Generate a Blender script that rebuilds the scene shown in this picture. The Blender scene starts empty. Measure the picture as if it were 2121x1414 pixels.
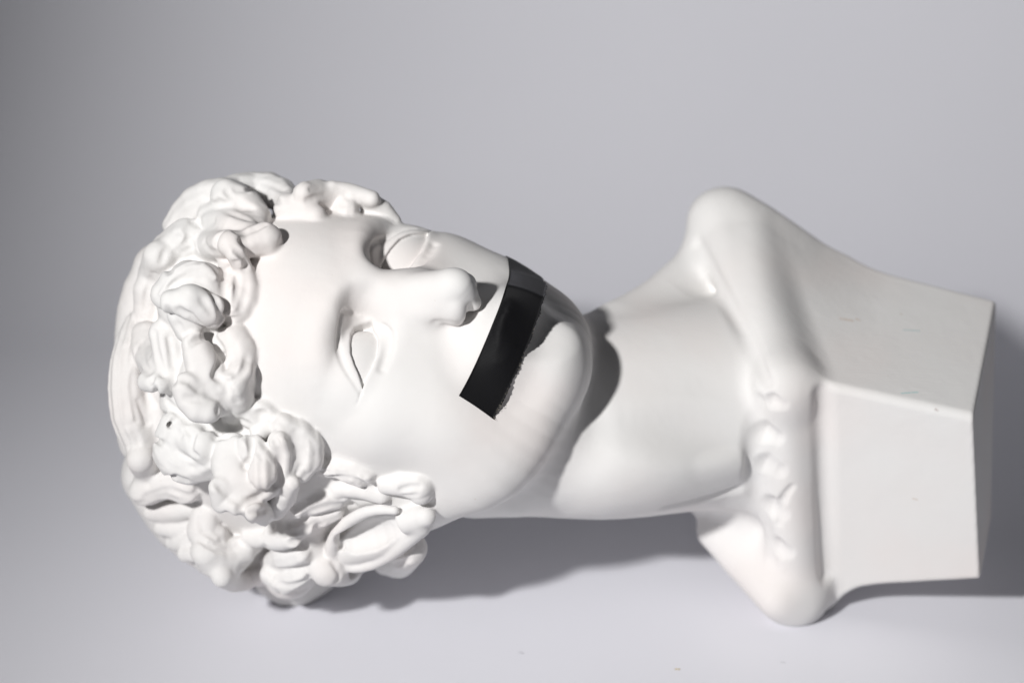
"""Plaster bust lying on a white sweep, black tape over its mouth."""
import bpy, bmesh, random, sys
from mathutils import Vector, Matrix
import math
import numpy as np

scene = bpy.context.scene
C = scene.collection
E = math.radians(24.0)
DIST = 5000 * .0002
# ---------------------------------------------------------------- camera
# table is z = 0; the bust frame's origin stands over it
GROUND = -731 * .0002
cam_d = bpy.data.cameras.new('camera'); cam = bpy.data.objects.new('camera', cam_d); C.objects.link(cam)
cam_d.sensor_width = 36; cam_d.lens = 36 * 5000 / 2121
cam.location = (0, -DIST * math.cos(E), DIST * math.sin(E) - GROUND)
cam.rotation_euler = (math.pi / 2 - E, 0, 0)
cam_d.clip_start = .05; cam_d.clip_end = 50
cam_d.dof.use_dof = True; cam_d.dof.focus_distance = DIST - 60 * .0002; cam_d.dof.aperture_fstop = 4.5
scene.camera = cam

# ---------------------------------------------------------------- world and light
w = bpy.data.worlds.new('World'); scene.world = w; w.use_nodes = True
bg = w.node_tree.nodes['Background']; bg.inputs[0].default_value = (.92, .95, 1.0, 1); bg.inputs[1].default_value = .04

def lamp(name, kind, loc, target, **k):
    d = bpy.data.lights.new(name, kind); o = bpy.data.objects.new(name, d); C.objects.link(o)
    o.location = loc
    o.rotation_euler = (Vector(target) - Vector(loc)).to_track_quat('-Z', 'Y').to_euler()
    for a, b in k.items(): setattr(d, a, b)
    return o
def from_dir(az, el, dist, tgt):
    """az: degrees from straight left towards the camera"""
    a, e = math.radians(az), math.radians(el)
    return Vector(tgt) + dist * Vector((-math.cos(a) * math.cos(e), -math.sin(a) * math.cos(e), math.sin(e)))
lamp('key_lamp', 'SPOT', (-.66, -1.03, .92), (.34, .24, .12), energy=102, shadow_soft_size=.045, spot_size=math.radians(56), spot_blend=1, color=(1, .99, .98))

scene.view_settings.view_transform = 'Standard'; scene.view_settings.look = 'None'
scene.view_settings.gamma = 1; scene.view_settings.exposure = 0
scene.render.engine = 'CYCLES'
import math, time
import numpy as np
from math import radians as R

# ---------------------------------------------------------------- sculpting
# The bust is carved in its own frame, in sculpt units of 0.2 mm: x along the
# bust towards its base, y and z across it.  TILT lays that frame on the table.
UNIT = 0.0002
TILT = R(24.0)
F32 = np.float32
CELL = 3.0

def V(*a): return np.array(a, dtype=np.float64)
def nrm(a): return a / np.linalg.norm(a)

class Field:
    """distance field on a regular grid, with the id of the part owning each cell"""
    def __init__(s, lo, hi, h):
        s.h = h; s.lo = V(*lo)
        s.n = np.ceil((V(*hi) - s.lo) / h).astype(int) + 1
        s.d = np.full(s.n, 130, F32); s.lab = np.zeros(s.n, np.int16)
    def box(s, lo, hi):
        a = np.clip(np.floor((lo - s.lo) / s.h).astype(int), 0, s.n - 1)
        b = np.clip(np.ceil((hi - s.lo) / s.h).astype(int) + 1, 1, s.n)
        sl = tuple(slice(int(i), int(j)) for i, j in zip(a, b))
        ax = [(s.lo[k] + s.h * np.arange(a[k], b[k])).astype(F32) for k in range(3)]
        return sl, ax[0][:, None, None], ax[1][None, :, None], ax[2][None, None, :]
    def add(s, prim, k=20.0, lab=None, pad=None):
        f, lo, hi = prim
        pad = (130 if s.h > 5 else k + 16) if pad is None else pad
        sl, x, y, z = s.box(lo - pad, hi + pad)
        if 0 in s.d[sl].shape: return
        b = f(x, y, z); a = s.d[sl]
        if lab is not None:
            L = s.lab[sl]; L[b < a] = lab
        if k > 0:
            hh = np.maximum(k - np.abs(a - b), 0) / k
            s.d[sl] = np.minimum(a, b) - hh * hh * (k * .25)
        else: s.d[sl] = np.minimum(a, b)
    def cut(s, prim, k=10.0, lab=None):
        f, lo, hi = prim
        sl, x, y, z = s.box(lo - k - 16, hi + k + 16)
        if 0 in s.d[sl].shape: return
        b = -f(x, y, z); a = s.d[sl]
        if lab is not None:
            L = s.lab[sl]; L[b > a] = lab
        hh = np.maximum(k - np.abs(a - b), 0) / k
        s.d[sl] = np.maximum(a, b) + hh * hh * (k * .25)
    def push(s, c, r, amt, sq=None):
        """soft brush: raises (amt > 0) or lowers the skin around c"""
        c = V(*c); r = V(*(r if np.ndim(r) else (r, r, r)))
        sl, x, y, z = s.box(c - r, c + r)
        q = ((x - c[0]) / r[0])**2 + ((y - c[1]) / r[1])**2 + ((z - c[2]) / r[2])**2
        s.d[sl] -= (amt * np.maximum(1 - q, 0)**2).astype(F32)
    def sample(s, p):
        g = (np.asarray(p) - s.lo) / s.h
        i = np.clip(np.floor(g).astype(int), 0, s.n - 2); f = g - i
        o = 0
        for a in (0, 1):
            for b in (0, 1):
                for c in (0, 1):
                    w = (f[..., 0] if a else 1 - f[..., 0]) * (f[..., 1] if b else 1 - f[..., 1]) * (f[..., 2] if c else 1 - f[..., 2])
                    o = o + w * s.d[i[..., 0] + a, i[..., 1] + b, i[..., 2] + c]
        return o
    def grad(s, p, e=None):
        e = e or s.h
        g = np.stack([s.sample(p + V(*(e * (k == 0), e * (k == 1), e * (k == 2)))) - s.sample(p - V(*(e * (k == 0), e * (k == 1), e * (k == 2)))) for k in range(3)], -1)
        return g / (np.linalg.norm(g, axis=-1, keepdims=True) + 1e-9)
    def refine(s):
        """halve the cell size with cubic interpolation"""
        g = Field.__new__(Field); g.h = s.h / 2; g.lo = s.lo; g.n = s.n * 2 - 1
        d = s.d
        for ax in range(3):
            d = np.moveaxis(d, ax, 0); m = d.shape[0]
            o = np.empty((2 * m - 1,) + d.shape[1:], F32); o[0::2] = d
            p = np.concatenate([2 * d[:1] - d[1:2], d, 2 * d[-1:] - d[-2:-1]])
            o[1::2] = (9 * (p[1:-2] + p[2:-1]) - p[:-3] - p[3:]) / 16
            d = np.moveaxis(o, 0, ax)
        g.d = np.ascontiguousarray(d)
        L = s.lab
        for ax in range(3):
            L = np.repeat(L, 2, ax); L = np.delete(L, -1, ax)
        g.lab = np.ascontiguousarray(L)
        return g

def ellipsoid(c, r, M=None):
    """M: rows are the ellipsoid's own axes"""
    c = V(*c); r = V(*r); M = np.eye(3) if M is None else np.asarray(M)
    ext = np.sqrt(((M * r[:, None])**2).sum(0))
    def f(x, y, z):
        x = x - F32(c[0]); y = y - F32(c[1]); z = z - F32(c[2])
        k0 = 0; k1 = 0
        for i in range(3):
            q = (F32(M[i, 0]) * x + F32(M[i, 1]) * y + F32(M[i, 2]) * z) / F32(r[i])
            k0 = k0 + q * q; k1 = k1 + (q / F32(r[i]))**2
        k0 = np.sqrt(k0); k1 = np.sqrt(k1)
        return k0 * (k0 - 1) / (k1 + F32(1e-7))
    return f, c - ext, c + ext

def tube(pts, rad, flat=1.0, up=None, ridges=0, amp=0.0, phase=0.0, warp=0.0):
    """chain of tapering capsules; ridges run along it like combed strands"""
    P = np.asarray(pts, float); rad = np.asarray(rad, float) * np.ones(len(P))
    n = len(P)
    def wob(a, b, q): return F32(warp) * (F32(5) * np.sin(a * F32(.052) + b * F32(.031) + F32(q)) + F32(2.6) * np.sin(a * F32(.12) - b * F32(.10) + F32(2 * q)))
    def f(x, y, z):
        best = None
        if warp: x, y, z = x + wob(y, z, 0), y + wob(z, x, 1.7), z + wob(x, y, 3.1)
        for i in range(n - 1):
            a = P[i]; ab = P[i + 1] - a; L2 = float(ab @ ab) + 1e-6
            px = x - F32(a[0]); py = y - F32(a[1]); pz = z - F32(a[2])
            t = np.clip((px * F32(ab[0]) + py * F32(ab[1]) + pz * F32(ab[2])) / F32(L2), 0, 1)
            qx = px - t * F32(ab[0]); qy = py - t * F32(ab[1]); qz = pz - t * F32(ab[2])
            r = F32(rad[i]) + t * F32(rad[i + 1] - rad[i])
            if up is not None and flat != 1.0:
                u = up[i] if np.ndim(up) > 1 else up
                h = qx * F32(u[0]) + qy * F32(u[1]) + qz * F32(u[2])
                l2 = qx * qx + qy * qy + qz * qz
                dist = np.sqrt(np.maximum(l2 + h * h * F32(1 / flat**2 - 1), 0)) * F32(min(1, flat) * .5 + .5)
            else:
                dist = np.sqrt(qx * qx + qy * qy + qz * qz)
            d = dist - r
            if ridges:
                u = nrm(up[i] if np.ndim(up) > 1 else up); T = ab / math.sqrt(L2); s = np.cross(T, u)
                s = s / (np.linalg.norm(s) + 1e-6)
                a1 = (qx * F32(s[0]) + qy * F32(s[1]) + qz * F32(s[2])) / (r + 1)
                d = d + r * F32(amp) * np.cos(a1 * F32(ridges) * 3.1 + F32(phase))
            best = d if best is None else np.minimum(best, d)
        return best
    m = rad.max() * max(1, flat)
    return f, P.min(0) - m, P.max(0) + m

def rbox(c, half, M, r):
    c = V(*c); half = np.asarray(half, float)
    ext = np.abs(M).T @ half
    def f(x, y, z):
        x = x - F32(c[0]); y = y - F32(c[1]); z = z - F32(c[2]); o = 0; mx = None
        for i in range(3):
            q = np.abs(F32(M[i][0]) * x + F32(M[i][1]) * y + F32(M[i][2]) * z) - F32(half[i] - r)
            o = o + np.maximum(q, 0)**2; mx = q if mx is None else np.maximum(mx, q)
        return np.sqrt(o) + np.minimum(mx, 0) - F32(r)
    return f, c - ext, c + ext

def spline(P, n):
    """Catmull-Rom through the rows of P"""
    P = np.asarray(P, float)
    if len(P) == 2:
        t = np.linspace(0, 1, n)[:, None]; return P[0] * (1 - t) + P[1] * t
    Q = np.vstack([2 * P[0] - P[1], P, 2 * P[-1] - P[-2]])
    t = np.linspace(0, len(P) - 1, n); i = np.minimum(t.astype(int), len(P) - 2); f = (t - i)[:, None]
    a, b, c, d = Q[i], Q[i + 1], Q[i + 2], Q[i + 3]
    return .5 * (2 * b + (c - a) * f + (2 * a - 5 * b + 4 * c - d) * f**2 + (3 * b - a - 3 * c + d) * f**3)

def surface_nets(F):
    d = F.d; n = d.shape; neg = d < 0
    c = np.zeros((n[0] - 1, n[1] - 1, n[2] - 1), np.uint8)
    for a in (0, 1):
        for b in (0, 1):
            for e in (0, 1):
                c += neg[a:n[0] - 1 + a, b:n[1] - 1 + b, e:n[2] - 1 + e]
    idx = np.argwhere((c > 0) & (c < 8)); del c
    num = np.full((n[0] - 1, n[1] - 1, n[2] - 1), -1, np.int32)
    num[tuple(idx.T)] = np.arange(len(idx))
    cor = [(a, b, e) for a in (0, 1) for b in (0, 1) for e in (0, 1)]
    val = {k: d[idx[:, 0] + k[0], idx[:, 1] + k[1], idx[:, 2] + k[2]].astype(float) for k in cor}
    acc = np.zeros((len(idx), 3)); cnt = np.zeros(len(idx))
    for k in cor:
        for ax in range(3):
            if k[ax] == 0:
                m = list(k); m[ax] = 1; m = tuple(m)
                cr = (val[k] < 0) != (val[m] < 0)
                t = np.where(cr, val[k] / np.where(val[k] - val[m] == 0, 1, val[k] - val[m]), 0)
                p = np.tile(np.array(k, float), (len(idx), 1)); p[:, ax] += t
                acc[cr] += p[cr]; cnt[cr] += 1
    pos = F.lo + F.h * (idx + acc / cnt[:, None])
    quads = []
    for ax in range(3):
        a0, a1 = (ax + 1) % 3, (ax + 2) % 3
        s0 = [slice(None)] * 3; s1 = [slice(None)] * 3
        s0[ax] = slice(0, n[ax] - 1); s1[ax] = slice(1, n[ax])
        e = np.argwhere(neg[tuple(s0)] != neg[tuple(s1)])
        e = e[(e[:, a0] > 0) & (e[:, a1] > 0) & (e[:, a0] < n[a0] - 1) & (e[:, a1] < n[a1] - 1)]
        fl = neg[tuple(e.T)]
        o0 = np.zeros(3, int); o0[a0] = 1; o1 = np.zeros(3, int); o1[a1] = 1
        q = np.stack([num[tuple((e - o0 - o1).T)], num[tuple((e - o1).T)], num[tuple(e.T)], num[tuple((e - o0).T)]], 1)
        q[~fl] = q[~fl][:, ::-1]
        quads.append(q)
    q = np.concatenate(quads); q = q[(q >= 0).all(1)]
    # project onto the zero level to take the grid's steps out
    for _ in range(2):
        g = F.grad(pos, F.h * .75); pos = pos - g * np.clip(F.sample(pos), -F.h, F.h)[:, None] * .8
    lab = F.lab[tuple(np.clip(np.rint((pos - F.lo) / F.h).astype(int), 0, F.n - 1).T)]
    return pos, q, lab
# head frame: origin between the eyes, rows = left, up, forward
HO = V(-262.5, 85, 0)
HL = nrm(V(.295, .765, -.573)); HD = V(.9466, -.3155, .066); HD = nrm(HD - HL * (HD @ HL)); HF = np.cross(HD, HL)
HM = np.array([HL, -HD, HF])
def H(x, y, z): return HO + x * HL - y * HD + z * HF
def hell(c, r, rot=None): return ellipsoid(H(*c), r, HM if rot is None else rot @ HM)
def htube(pts, rad, n=None, **k):
    P = np.array([H(*p) for p in pts]); r = np.asarray(rad, float) * np.ones(len(P))
    if n:
        r = np.interp(np.linspace(0, 1, n), np.linspace(0, 1, len(P)), r); P = spline(P, n)
    return tube(P, r, **k)
def rotx(a): c, s = math.cos(a), math.sin(a); return np.array([[1, 0, 0], [0, c, s], [0, -s, c]])
def roty(a): c, s = math.cos(a), math.sin(a); return np.array([[c, 0, s], [0, 1, 0], [-s, 0, c]])
def rotz(a): c, s = math.cos(a), math.sin(a); return np.array([[c, s, 0], [-s, c, 0], [0, 0, 1]])

# plinth frame: out through the base, along the front towards the left shoulder, down to the back
PU = nrm(V(.263, .555, -.79)); PW = V(.125, -.855, -.502); PW = nrm(PW - PU * (PW @ PU)); PA = np.cross(PW, PU)

FACE, NECK, COLLAR, PLINTH, EAR, HAIR, LID, BALL = 1, 2, 3, 4, 5, 6, 7, 8

def plinth_prim():
    O = V(961, -151, -30)
    def f(x, y, z):
        x = x - F32(O[0]); y = y - F32(O[1]); z = z - F32(O[2])
        s = -(x * F32(PA[0]) + y * F32(PA[1]) + z * F32(PA[2]))
        u = x * F32(PU[0]) + y * F32(PU[1]) + z * F32(PU[2])
        w = x * F32(PW[0]) + y * F32(PW[1]) + z * F32(PW[2])
        t = np.clip(u / 434, 0, 1); t = t * t * (3 - 2 * t)
        w0 = .215 * s - 5 + np.maximum(np.where(s < 430, s, np.where(s < 570, s - (s - 430)**2 / 280, 500)) - 230, 0)**2 / 676 * (.12 + .88 * t)
        sc = np.minimum(s, 330); w1 = 448 + .15 * sc + np.maximum(sc - 200, 0)**2 / 800 + np.maximum(s - 255, 0)**2 / 170 * (s < 350) + 53 * (s >= 350)
        u1 = 452 + .09 * sc + np.maximum(sc - 230, 0)**2 / 900
        r = 19
        du = np.abs(u - u1 / 2) - u1 / 2 + r
        dw = np.abs(w - (w1 - w0) / 2) - (w1 + w0) / 2 + r
        d = np.sqrt(np.maximum(du, 0)**2 + np.maximum(dw, 0)**2) + np.minimum(np.maximum(du, dw), 0) - r
        d = d * .82
        r2 = 6
        a = d + r2; b = -s + r2
        d = np.sqrt(np.maximum(a, 0)**2 + np.maximum(b, 0)**2) + np.minimum(np.maximum(a, b), 0) - r2
        b = (s - 402 - .31 * u) * .95; k = 44
        h = np.maximum(k - np.abs(d - b), 0) / k
        return np.maximum(d, b) + h * h * (k * .25)
    c = O - PA * 235 + PU * 240 + PW * 200
    return f, c - V(520, 520, 520), c + V(520, 520, 520)

FP, TP, BP, KP = V(583, -93, -134), V(477, 270, -496), V(640, -562, -398), V(512, -212, -800)

def build_base():
    F = Field((-900, -680, -1000), (1080, 420, 380), CELL * 2)
    # skull, face, jaw
    F.add(hell((0, 120, -355), (325, 360, 420)), 0, HAIR)
    F.add(hell((0, 60, -225), (266, 300, 285)), 60, FACE)
    F.add(hell((0, -110, -200), (240, 320, 235)), 70, FACE)
    for sx in (-1, 1):
        F.add(htube([(sx * 225, -150, -320), (sx * 188, -290, -195), (sx * 130, -340, -125), (sx * 66, -356, -84), (0, -356, -70)], (80, 92, 84, 74, 72), 14), 80, FACE)
        F.add(hell((sx * 150, -170, -120), (110, 150, 120)), 80, FACE)
        F.add(hell((sx * 178, -70, -150), (95, 80, 120)), 70, FACE)
        F.add(hell((sx * 215, -40, -330), (90, 220, 150)), 60, FACE)
    F.add(hell((0, -372, -26), (80, 60, 76)), 50, FACE)
    F.add(hell((0, -255, -15), (125, 95, 108)), 50, FACE)
    # cap of hair under the curls
    F.add(hell((0, 165, -430), (352, 356, 430)), 10, HAIR)
    # plinth with its rolled rim, hollowed for the chest
    F.add(plinth_prim(), 0, PLINTH)
    F.add(tube([FP - PA * 6, BP - PA * 4], (56, 56)), 40, COLLAR)
    F.add(tube([FP, TP], (56, 70)), 56, COLLAR)
    F.add(tube([TP + V(10, -2, 0), TP + V(70, -22, 4), TP + V(150, -74, 10)], (62, 54, 40)), 50, COLLAR)
    F.add(tube([BP, KP], (50, 56)), 40, COLLAR)
    F.add(tube([TP, KP], (60, 58)), 40, COLLAR)
    e1 = nrm(TP - FP); e2 = BP - FP; e2 = nrm(e2 - e1 * (e2 @ e1)); e3 = np.cross(e1, e2)
    if e3[0] > 0: e3 = -e3
    CM = np.array([e1, e2, e3]); cc = (FP + TP + BP + KP) / 4
    F.cut(rbox(cc + e3 * 95, (np.linalg.norm(TP - FP) / 2 - 42, np.linalg.norm(BP - FP) / 2 - 46, 120), CM, 80), 16, COLLAR)
    # neck and chest
    F.add(tube([V(-75, -170, -285), V(180, -160, -310), V(440, -140, -370)], (216, 220, 235)), 34, NECK)
    F.add(ellipsoid(V(250, -250, -205), (185, 98, 135), np.array([[.98, .1, -.15], [-.1, .99, 0], [.15, 0, .98]])), 110, NECK)
    F.add(ellipsoid(cc - e3 * 12, (np.linalg.norm(TP - FP) / 2 - 20, np.linalg.norm(BP - FP) / 2 - 20, 56), CM), 36, NECK)
    F.add(ellipsoid(cc + e3 * 36 + e1 * 30, (300, 205, 110), CM), 60, NECK)
    F.add(tube([BP + V(-20, 0, 0), V(492, -345, -500), V(395, -270, -500)], (50, 72, 90)), 80, NECK)
    F.add(tube([V(250, 30, -360), V(340, 92, -420), V(425, 175, -500)], (60, 58, 50)), 60, NECK)
    F.push((350, -195, -120), (190, 85, 140), -17)
    F.push((455, -262, -190), (120, 50, 120), 16)
    return F.refine()
EYE_UP = [(-70, -26), (-62, -20), (-52, -11), (-36, 6), (-14, 22), (14, 32), (40, 38), (62, 37), (78, 26), (90, 8)]
EYE_LO = [(-70, -26), (-62, -26), (-52, -28), (-31, -31), (3, -31), (44, -20), (70, -3), (90, 8)]
def settle(F, P, rise=0.0):
    """drops head-frame points (x, y) along the face's forward axis on to the skin"""
    out = []
    t = np.arange(260, -500, -1.5)
    for p in P:
        q = HO + p[0] * HL - p[1] * HD + t[:, None] * HF
        d = F.sample(q); i = np.where(d < 0)[0]
        j = i[0] if len(i) else d.argmin()
        out.append(q[j] + HF * rise)
    return np.array(out)

def carve_face(F):
    for s in (-1, 1):
        e = V(s * 143, 0, -84)
        def on(dx, dy, r): return (e[0] - s * dx, e[1] + dy, e[2] + math.sqrt(max(r * r - dx * dx - dy * dy, 40 * 40)))
        # brow, socket, lids
        F.add(htube([(s * 24, 44, 34), (s * 85, 78, 22), (s * 160, 72, -30), (s * 206, 30, -100)], (34, 34, 34, 26), 10), 50, FACE)
        F.cut(hell((s * 116, 14, 52), (84, 46, 80)), 50)
        F.cut(hell((s * 72, 20, 76), (30, 36, 58)), 40)
        F.add(hell((e[0], e[1] - 2, e[2] + 2), (104, 94, 97)), 14, LID)
        def line(q, r, k, rise=0.0, n=20):
            P = spline([(e[0] - s * a, e[1] + b, 0) for a, b in q], n)
            F.cut(tube(settle(F, P, rise), np.interp(np.linspace(0, 1, n), np.linspace(0, 1, len(r)), r)), k)
        line([(84, 40), (76, 52), (51, 65), (2, 53), (-36, 31), (-58, 8), (-80, -26)], (2, 5, 6, 6, 5, 4, 2), 7, 1)
        line([(97, 0), (81, -17), (50, -36), (16, -47), (-26, -50)], (2, 5, 6, 5, 2), 16, 2)
        c = H(*e)
        def almond(x, y, z):
            x = x - F32(c[0]); y = y - F32(c[1]); z = z - F32(c[2])
            q = [F32(HM[i, 0]) * x + F32(HM[i, 1]) * y + F32(HM[i, 2]) * z for i in range(3)]
            dx = -s * q[0]; u = np.array(EYE_UP, float).T; l = np.array(EYE_LO, float).T
            a = np.maximum(q[1] - np.interp(dx, *u), np.interp(dx, *l) - q[1]).astype(F32)
            return np.maximum(np.maximum(a * F32(.85), 88 - np.sqrt(q[0]**2 * F32(.84) + q[1]**2 + q[2]**2)), np.abs(dx) - 92)
        F.cut((almond, c - 130, c + 130), 5, BALL)
        F.add(hell(on(82, 10, 84), (9, 9, 7)), 8, LID)
    # nose
    F.add(htube([(0, 80, 14), (0, 8, 29), (0, -75, 85), (0, -130, 120)], (36, 31, 31, 35), 12), 36, FACE)
    F.add(hell((0, -140, 122), (26, 30, 34)), 30, FACE)
    for s in (-1, 1):
        F.add(htube([(s * 26, -20, 20), (s * 34, -90, 60), (s * 30, -132, 80)], (22, 21, 19), 8), 50, FACE)
        F.add(hell((s * 33, -156, 90), (21, 21, 33)), 16, FACE)
    F.add(htube([(0, -146, 132), (0, -168, 112), (0, -182, 92)], (26, 20, 16), 8), 16, FACE)
    for s in (-1, 1):
        F.cut(hell((s * 25, -184, 96), (10, 11, 24)), 6)
        F.cut(htube([(s * 60, -124, 64), (s * 64, -154, 76), (s * 52, -180, 74)], (3, 5, 3), 8), 14)
    # lips and the dips round them
    F.cut(htube([(0, -200, 118), (0, -226, 112)], (7, 9)), 18)
    F.add(htube([(-86, -270, 52), (-40, -254, 88), (0, -256, 96), (40, -254, 88), (86, -270, 52)], (8, 15, 17, 15, 8), 14), 18, FACE)
    F.add(htube([(-80, -280, 50), (-40, -290, 74), (0, -293, 80), (40, -290, 74), (80, -280, 50)], (8, 14, 16, 14, 8), 14), 18, FACE)
    F.cut(htube([(-90, -272, 60), (-40, -272, 98), (0, -274, 106), (40, -272, 98), (90, -272, 60)], (4, 5, 5, 5, 4), 14), 8)
    F.push(H(0, -332, 72), (110, 70, 80), -20)

def tape_grid(F, nx=150, ny=17):
    """a strip pulled taut over the mouth: rests on the skin and bridges its dips"""
    X = np.linspace(-168, 250, nx); v = np.linspace(1, -1, ny)
    P = np.zeros((nx, ny, 3)); Z = np.zeros((nx, ny))
    for j in range(ny):
        xs = X - 4 * (1 - v[j]) * np.clip(-X / 168, 0, 1)
        P[:, j, 0] = xs; P[:, j, 1] = -276 + .00068 * xs**2 + 41 * v[j]
    S = settle(F, P.reshape(-1, 3))
    S = ((S - HO) @ HF).reshape(nx, ny) + 4.5
    Z = np.maximum(S, S.max(1, keepdims=True) - 30)
    tent = np.interp(X, [-170, -120, 44, 52, 150, 250], [-30, 20, 122, 122, 40, -200])[:, None] - 6 * v[None]**2
    Z = np.maximum(Z, tent)
    for it in range(300):
        A = np.pad(Z, 1, mode='reflect', reflect_type='odd')
        Z = np.maximum(np.maximum(S, tent), .25 * (A[:-2, 1:-1] + A[2:, 1:-1] + A[1:-1, :-2] + A[1:-1, 2:]))
    for it in range(8):
        A = np.pad(Z, 1, mode='reflect', reflect_type='odd')
        Z = .5 * Z + .125 * (A[:-2, 1:-1] + A[2:, 1:-1] + A[1:-1, :-2] + A[1:-1, 2:])
    P[..., 2] = np.maximum(Z, S - .5)
    return P
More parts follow.
